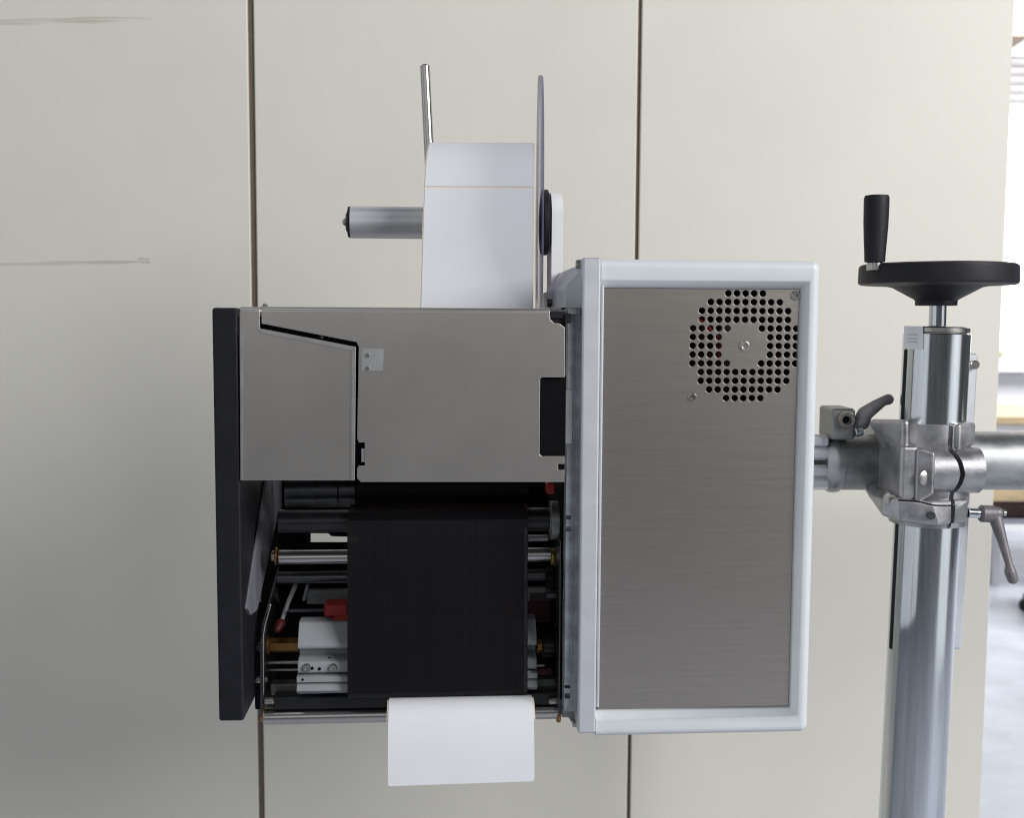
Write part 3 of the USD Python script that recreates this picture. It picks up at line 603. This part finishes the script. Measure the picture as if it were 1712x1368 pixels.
# clear tag wrapped on the top of the column
tg0 = on_axis(585); tgm = lathe(tg0, ax_, [(CR + .0002, 0), (CR + .0008, 0), (CR + .0008, .021), (CR + .0002, .021), (CR + .0002, 0)], 160)
keep = [f for f in range(len(tgm.faces)) if (lambda c: c[0] < foot[0] and c[1] < 20)(tgm.triangles_center[f] - [0, 0, 0])]
ang = np.arctan2(tgm.triangles_center[:, 1] - tg0[1], tgm.triangles_center[:, 0] - tg0[0])
sel = (np.degrees(ang) % 360 > 180) & (np.degrees(ang) % 360 < 226)
tg = trimesh.Trimesh(tgm.vertices, tgm.faces[sel], process=False); tg.remove_unreferenced_vertices()
obj('tag_sticker', tg, 'label_paper', st, 'small pale tag on the column top', off=o)
tgn = []
for k, hh in enumerate((.006, .009, .0125)):
    l_ = lathe(tg0 + ax_ * hh, ax_, [(CR + .0009, 0), (CR + .0011, 0), (CR + .0011, .0012), (CR + .0009, .0012), (CR + .0009, 0)], 160)
    an = np.degrees(np.arctan2(l_.triangles_center[:, 1] - tg0[1], l_.triangles_center[:, 0] - tg0[0])) % 360
    l_ = trimesh.Trimesh(l_.vertices, l_.faces[(an > 194) & (an < 216)], process=False); l_.remove_unreferenced_vertices(); tgn.append(l_)
obj('tag_print', tgn, 'print_grey', st, off=o)
# spindle and handwheel
mpp = (S(1600, 470, SY)[0] - S(1500, 470, SY)[0]) / 100
wc0 = S(1567, 545, SY)
obj('spindle', cyl(on_axis(546), wc0 + [0, 0, mpp * 42], mpp * 14, .0006), 'zinc_tube', st, off=o)
wz = lambda y: S(1569, y, SY)[2]
hwz = wz(511); rim = mpp * 126
hw_o = np.array([S(1566, 480, SY)[0], SY, hwz])
pf = [(0, 0), (33, 0), (34, 1.5), (34, 8), (36, 10), (72, 30), (84, 32.5), (112, 34), (124, 34.5), (127, 36), (128, 39), (127.5, 62), (126, 66), (122, 68), (112, 68), (108, 64), (100, 44), (40, 30), (30, 40), (0, 40)]
hwl = obj('handwheel', lathe(hw_o, (0, 0, 1), [(r * mpp * .985, z * mpp) for r, z in pf], 96), 'dull_black', st, off=o)
hp = np.array([S(1461, 440, SY - .02)[0], SY - .022, S(1461, 445, SY - .02)[2]])
hh = S(1461, 327, SY - .022)[2] - hp[2]; hr = mpp * 20
obj('handle', lathe(hp + [0, 0, .0035], (0, 0, 1), [(0, 0), (hr * .78, 0), (hr * .82, .001), (hr * .84, hh * .12), (hr * .92, hh * .35), (hr * .98, hh * .55), (hr * 1.0, hh * .8), (hr * 1.0, hh - .006), (hr * .93, hh - .0035), (hr * .8, hh - .0033), (0, hh - .0035)], 40), 'dull_black', hwl, off=o)
obj('handle_collar', cyl(hp - [0, 0, .004], hp + [0, 0, .0034], hr * .62), 'chrome', hwl, off=o)
# arm tube behind the column
AY = 1.06
ta, tb = S(1640, 771, AY), S(1900, 771, AY)
ar = (S(1680, 722, AY)[2] - S(1680, 819, AY)[2]) / 2
tz = S(1680, 770.5, AY)[2]
x_l = S(1372, 771, AY)[0]
obj('arm_tube', cyl((S(1500, 771, AY)[0], AY, tz), (S(1500, 771, AY)[0] + .62, AY, tz), ar, .001, 64), 'galvanised', st, off=o)
tzl = S(1420, 773, AY)[2]
obj('arm_collar', cyl((S(1392, 771, AY)[0], AY, tzl), (S(1482, 771, AY)[0], AY, tzl), mpp * AY / SY * 47, .002, 64), 'dark_cast', st, off=o)
fl_r = mpp * AY * 51.5
flg = obj('arm_flange', lathe((S(1372, 771, AY)[0], AY, tzl), (1, 0, 0), [(0, 0), (fl_r * .82, 0), (fl_r * .86, .001), (fl_r * .99, .008), (fl_r, .012), (fl_r * .98, .016), (0, .016)], 56), 'cast_aluminium', st, off=o)
for dy in (-36, -14, 15, 36):
    q_ = S(1366, 773 + dy, AY - .018)
    obj('bolt_head', cyl((q_[0] - .006, q_[1], q_[2]), (q_[0] + .010, q_[1], q_[2]), .0062, .0008, 6), 'anodised', flg, off=o)
obj('mount_stub', cyl((x_l - .06, AY + .012, tzl), (x_l + .001, AY + .012, tzl), fl_r * .6), 'dark_cast', st, off=o)
obj('mount_bar', cbox(x_l - .14, x_l - .055, AY - .005, AY + .03, tzl - .04, tzl + .04), 'dark_cast', st, off=o)
# collar's pinch block with socket screw and lever
kb = obj('pinch_block', cbox(S(1389, 700, AY - .03)[0], S(1428, 700, AY - .03)[0], AY - .034, AY + .01, S(1408, 735, AY - .03)[2], S(1408, 683, AY - .03)[2], .002), 'dark_cast', st, off=o)
q_ = S(1413, 702, AY - .034)
obj('socket_screw', lathe((q_[0], AY - .0335, q_[2]), (0, -1, 0), [(0, .002), (.0042, .002), (.0045, .0065), (.0075, .0065), (.0082, .0055), (.0082, 0)][::-1], 28), 'dull_steel', kb, off=o)
obj('screw_recess', cyl((q_[0], AY - .0358, q_[2]), (q_[0], AY - .0353, q_[2]), .004, .0001, 6), 'soot_black', kb, off=o)
obj('lever_bolt', cyl(S(1428, 721, AY - .034), S(1441, 718, AY - .034), .006), 'zinc_tube', st, off=o)
lv1 = [(S(1440, 706, AY - .03), .0078), (S(1446, 692, AY - .035), .0072), (S(1464, 679, AY - .04), .0058), (S(1476, 671, AY - .042), .0046), (S(1485, 668, AY - .042), .0052)]
obj('clamp_lever', chain(lv1, 20), 'lever_grey', st, 'short grey lever on the upper left of the clamp', off=o)
# cross clamp casting around the column
def zc_(y): return on_axis(y)
def vring(y0, y1, r, dx=0): return m3.Manifold.cylinder(float(zc_(y0)[2] - zc_(y1)[2]), r, r, 64).translate((float(zc_((y0 + y1) / 2)[0] + dx), float(zc_(y0)[1]), float(zc_(y1)[2])))
k = mpp
xc = float(zc_(780)[0])
CY0 = SY
rr2 = CR + k * 10
cx = lambda px: float(S(px, 780, SY - .035)[0])
cz = lambda py: float(S(1550, py, SY - .035)[2])
ring_u = vring(706, 748, rr2)
ring_l = vring(832, 872, rr2 * .98)
body = m3.Manifold.cylinder(float(zc_(740)[2] - zc_(836)[2]), rr2 * 1.0, rr2 * 1.0, 64).translate((xc, SY, float(zc_(836)[2])))
bx_ = float(S(1474, 771, AY - .03)[0])
tube_boss = m3.Manifold.cylinder(cx(1644) - bx_, ar + .007, ar + .007, 48).rotate((0, 90, 0)).translate((bx_, AY, tz))
left_block = rbox(cx(1500), cx(1531), SY - .044, 1.016, cz(834), cz(744), .004)
lip_l = m3.Manifold.batch_hull([m3.Manifold.sphere(.004, 16).translate((x, y, z)) for x, y, z in [tuple(map(float, S(*q_))) for q_ in ((1462, 708, SY), (1512, 709, SY - .036), (1512, 742, SY - .036), (1480, 742, SY), (1466, 712, SY + .04), (1484, 742, SY + .04))]])
boss = m3.Manifold.cylinder(cx(1640) - cx(1545), k * 38, k * 38, 48).rotate((0, 90, 0)).translate((cx(1545), SY - .026, cz(788)))
boss_l = m3.Manifold.batch_hull([m3.Manifold.sphere(.003, 14).translate(p_) for p_ in ((cx(1530), SY - .044, cz(752)), (cx(1530), SY - .044, cz(832)), (cx(1548), SY - .047, cz(758)), (cx(1548), SY - .047, cz(819)), (cx(1530), SY - .01, cz(790)), (cx(1548), SY - .01, cz(790)))])
low_band = m3.Manifold.batch_hull([m3.Manifold.sphere(.004, 16).translate(p_) for p_ in ((cx(1486), SY - .03, cz(838)), (cx(1486), SY - .03, cz(858)), (cx(1500), SY - .042, cz(838)), (cx(1504), SY - .042, cz(864)), (cx(1550), SY - .046, cz(842)), (cx(1560), SY - .046, cz(868)), (cx(1618), SY - .028, cz(842)), (cx(1618), SY - .028, cz(868)), (cx(1500), SY + .02, cz(850)), (cx(1618), SY + .02, cz(855)))])
bot_l = m3.Manifold.batch_hull([m3.Manifold.sphere(.006, 16).translate(p_) for p_ in [tuple(map(float, S(*q_))) for q_ in ((1462, 826, AY - .03), (1486, 832, SY - .02), (1458, 815, AY - .01), (1500, 800, AY - .01))]])
up_r = m3.Manifold.batch_hull([m3.Manifold.sphere(.003, 14).translate(p_) for p_ in ((cx(1600), SY - .034, cz(714)), (cx(1632), SY - .022, cz(713)), (cx(1632), SY - .022, cz(742)), (cx(1600), SY - .034, cz(746)), (cx(1632), AY, cz(716)), (cx(1632), AY, cz(742)))])
cast = m3.Manifold.batch_boolean([ring_u, ring_l, body, tube_boss, left_block, lip_l, boss, boss_l, low_band, bot_l, up_r], m3.OpType.Add)
def vslit(pts, wdt, dep0, dep1):
    sh_ = []
    for i in range(len(pts) - 1):
        (x0, y0), (x1, y1) = pts[i], pts[i + 1]
        sh_.append(m3.Manifold.batch_hull([m3.Manifold.cylinder(dep1 - dep0, wdt, wdt, 12).rotate((-90, 0, 0)).translate((cx(x), dep0, cz(y))) for x, y in ((x0, y0), (x1, y1))]))
    return m3.Manifold.batch_boolean(sh_, m3.OpType.Add)
cast = cast - vslit([(1588, 700), (1587, 748), (1597, 770), (1601, 790), (1599, 805), (1593, 830), (1591, 880)], k * 4.0, SY - .09, SY - .018)
cast = cast - vslit([(1498, 834), (1530, 835.5), (1555, 841), (1590, 844), (1622, 842)], k * 1.3, SY - .07, SY - .034)
cl_p = obj('cross_clamp', cast, 'cast_aluminium', st, smooth=40, off=o)
obj('clamp_screw', lathe((cx(1537), SY - .0475, cz(796)), (.35, -1, 0), [(0, .002), (.004, .002), (.0065, .001), (.0065, 0)][::-1], 24), 'dull_steel', cl_p, off=o)
obj('clamp_screw', lathe((cx(1488), SY - .037, cz(834)), (-.5, -1, 0), [(0, .002), (.004, .002), (.0055, .001), (.0055, 0)][::-1], 24), 'dull_steel', cl_p, off=o)
obj('clamp_pin', cyl((cx(1548), SY - .053, cz(857)), (cx(1548), SY - .0475, cz(857)), .0035, .0006, 20), 'dark_steel', cl_p, off=o)
# right lever
LY = SY - .012
obj('lever_bolt', cyl(S(1618, 858, LY), S(1642, 859, LY), mpp * 8.5), 'zinc_tube', st, off=o)
obj('lever_hub', [cyl(S(1638, 859, LY), S(1664, 860, LY), mpp * 14.5, .0015), hull_spheres([(S(1654, 860, LY), mpp * 13), (S(1668, 858, LY), mpp * 10)], 18)], 'lever_grey', st, off=o)
lv2 = [(S(1664, 866, LY), mpp * 11), (S(1676, 905, LY - .006), mpp * 8), (S(1687, 944, LY - .012), mpp * 6), (S(1689, 957, LY - .014), mpp * 9.5), (S(1693, 968, LY - .014), mpp * 9)]
obj('clamp_lever', chain(lv2, 20), 'lever_grey', st, 'long grey lever pointing down at the right of the clamp', off=o)
obj('lever_screw', cyl(S(1676, 858, LY - .003), S(1682, 858, LY - .003), mpp * 5), 'chrome', st, off=o)
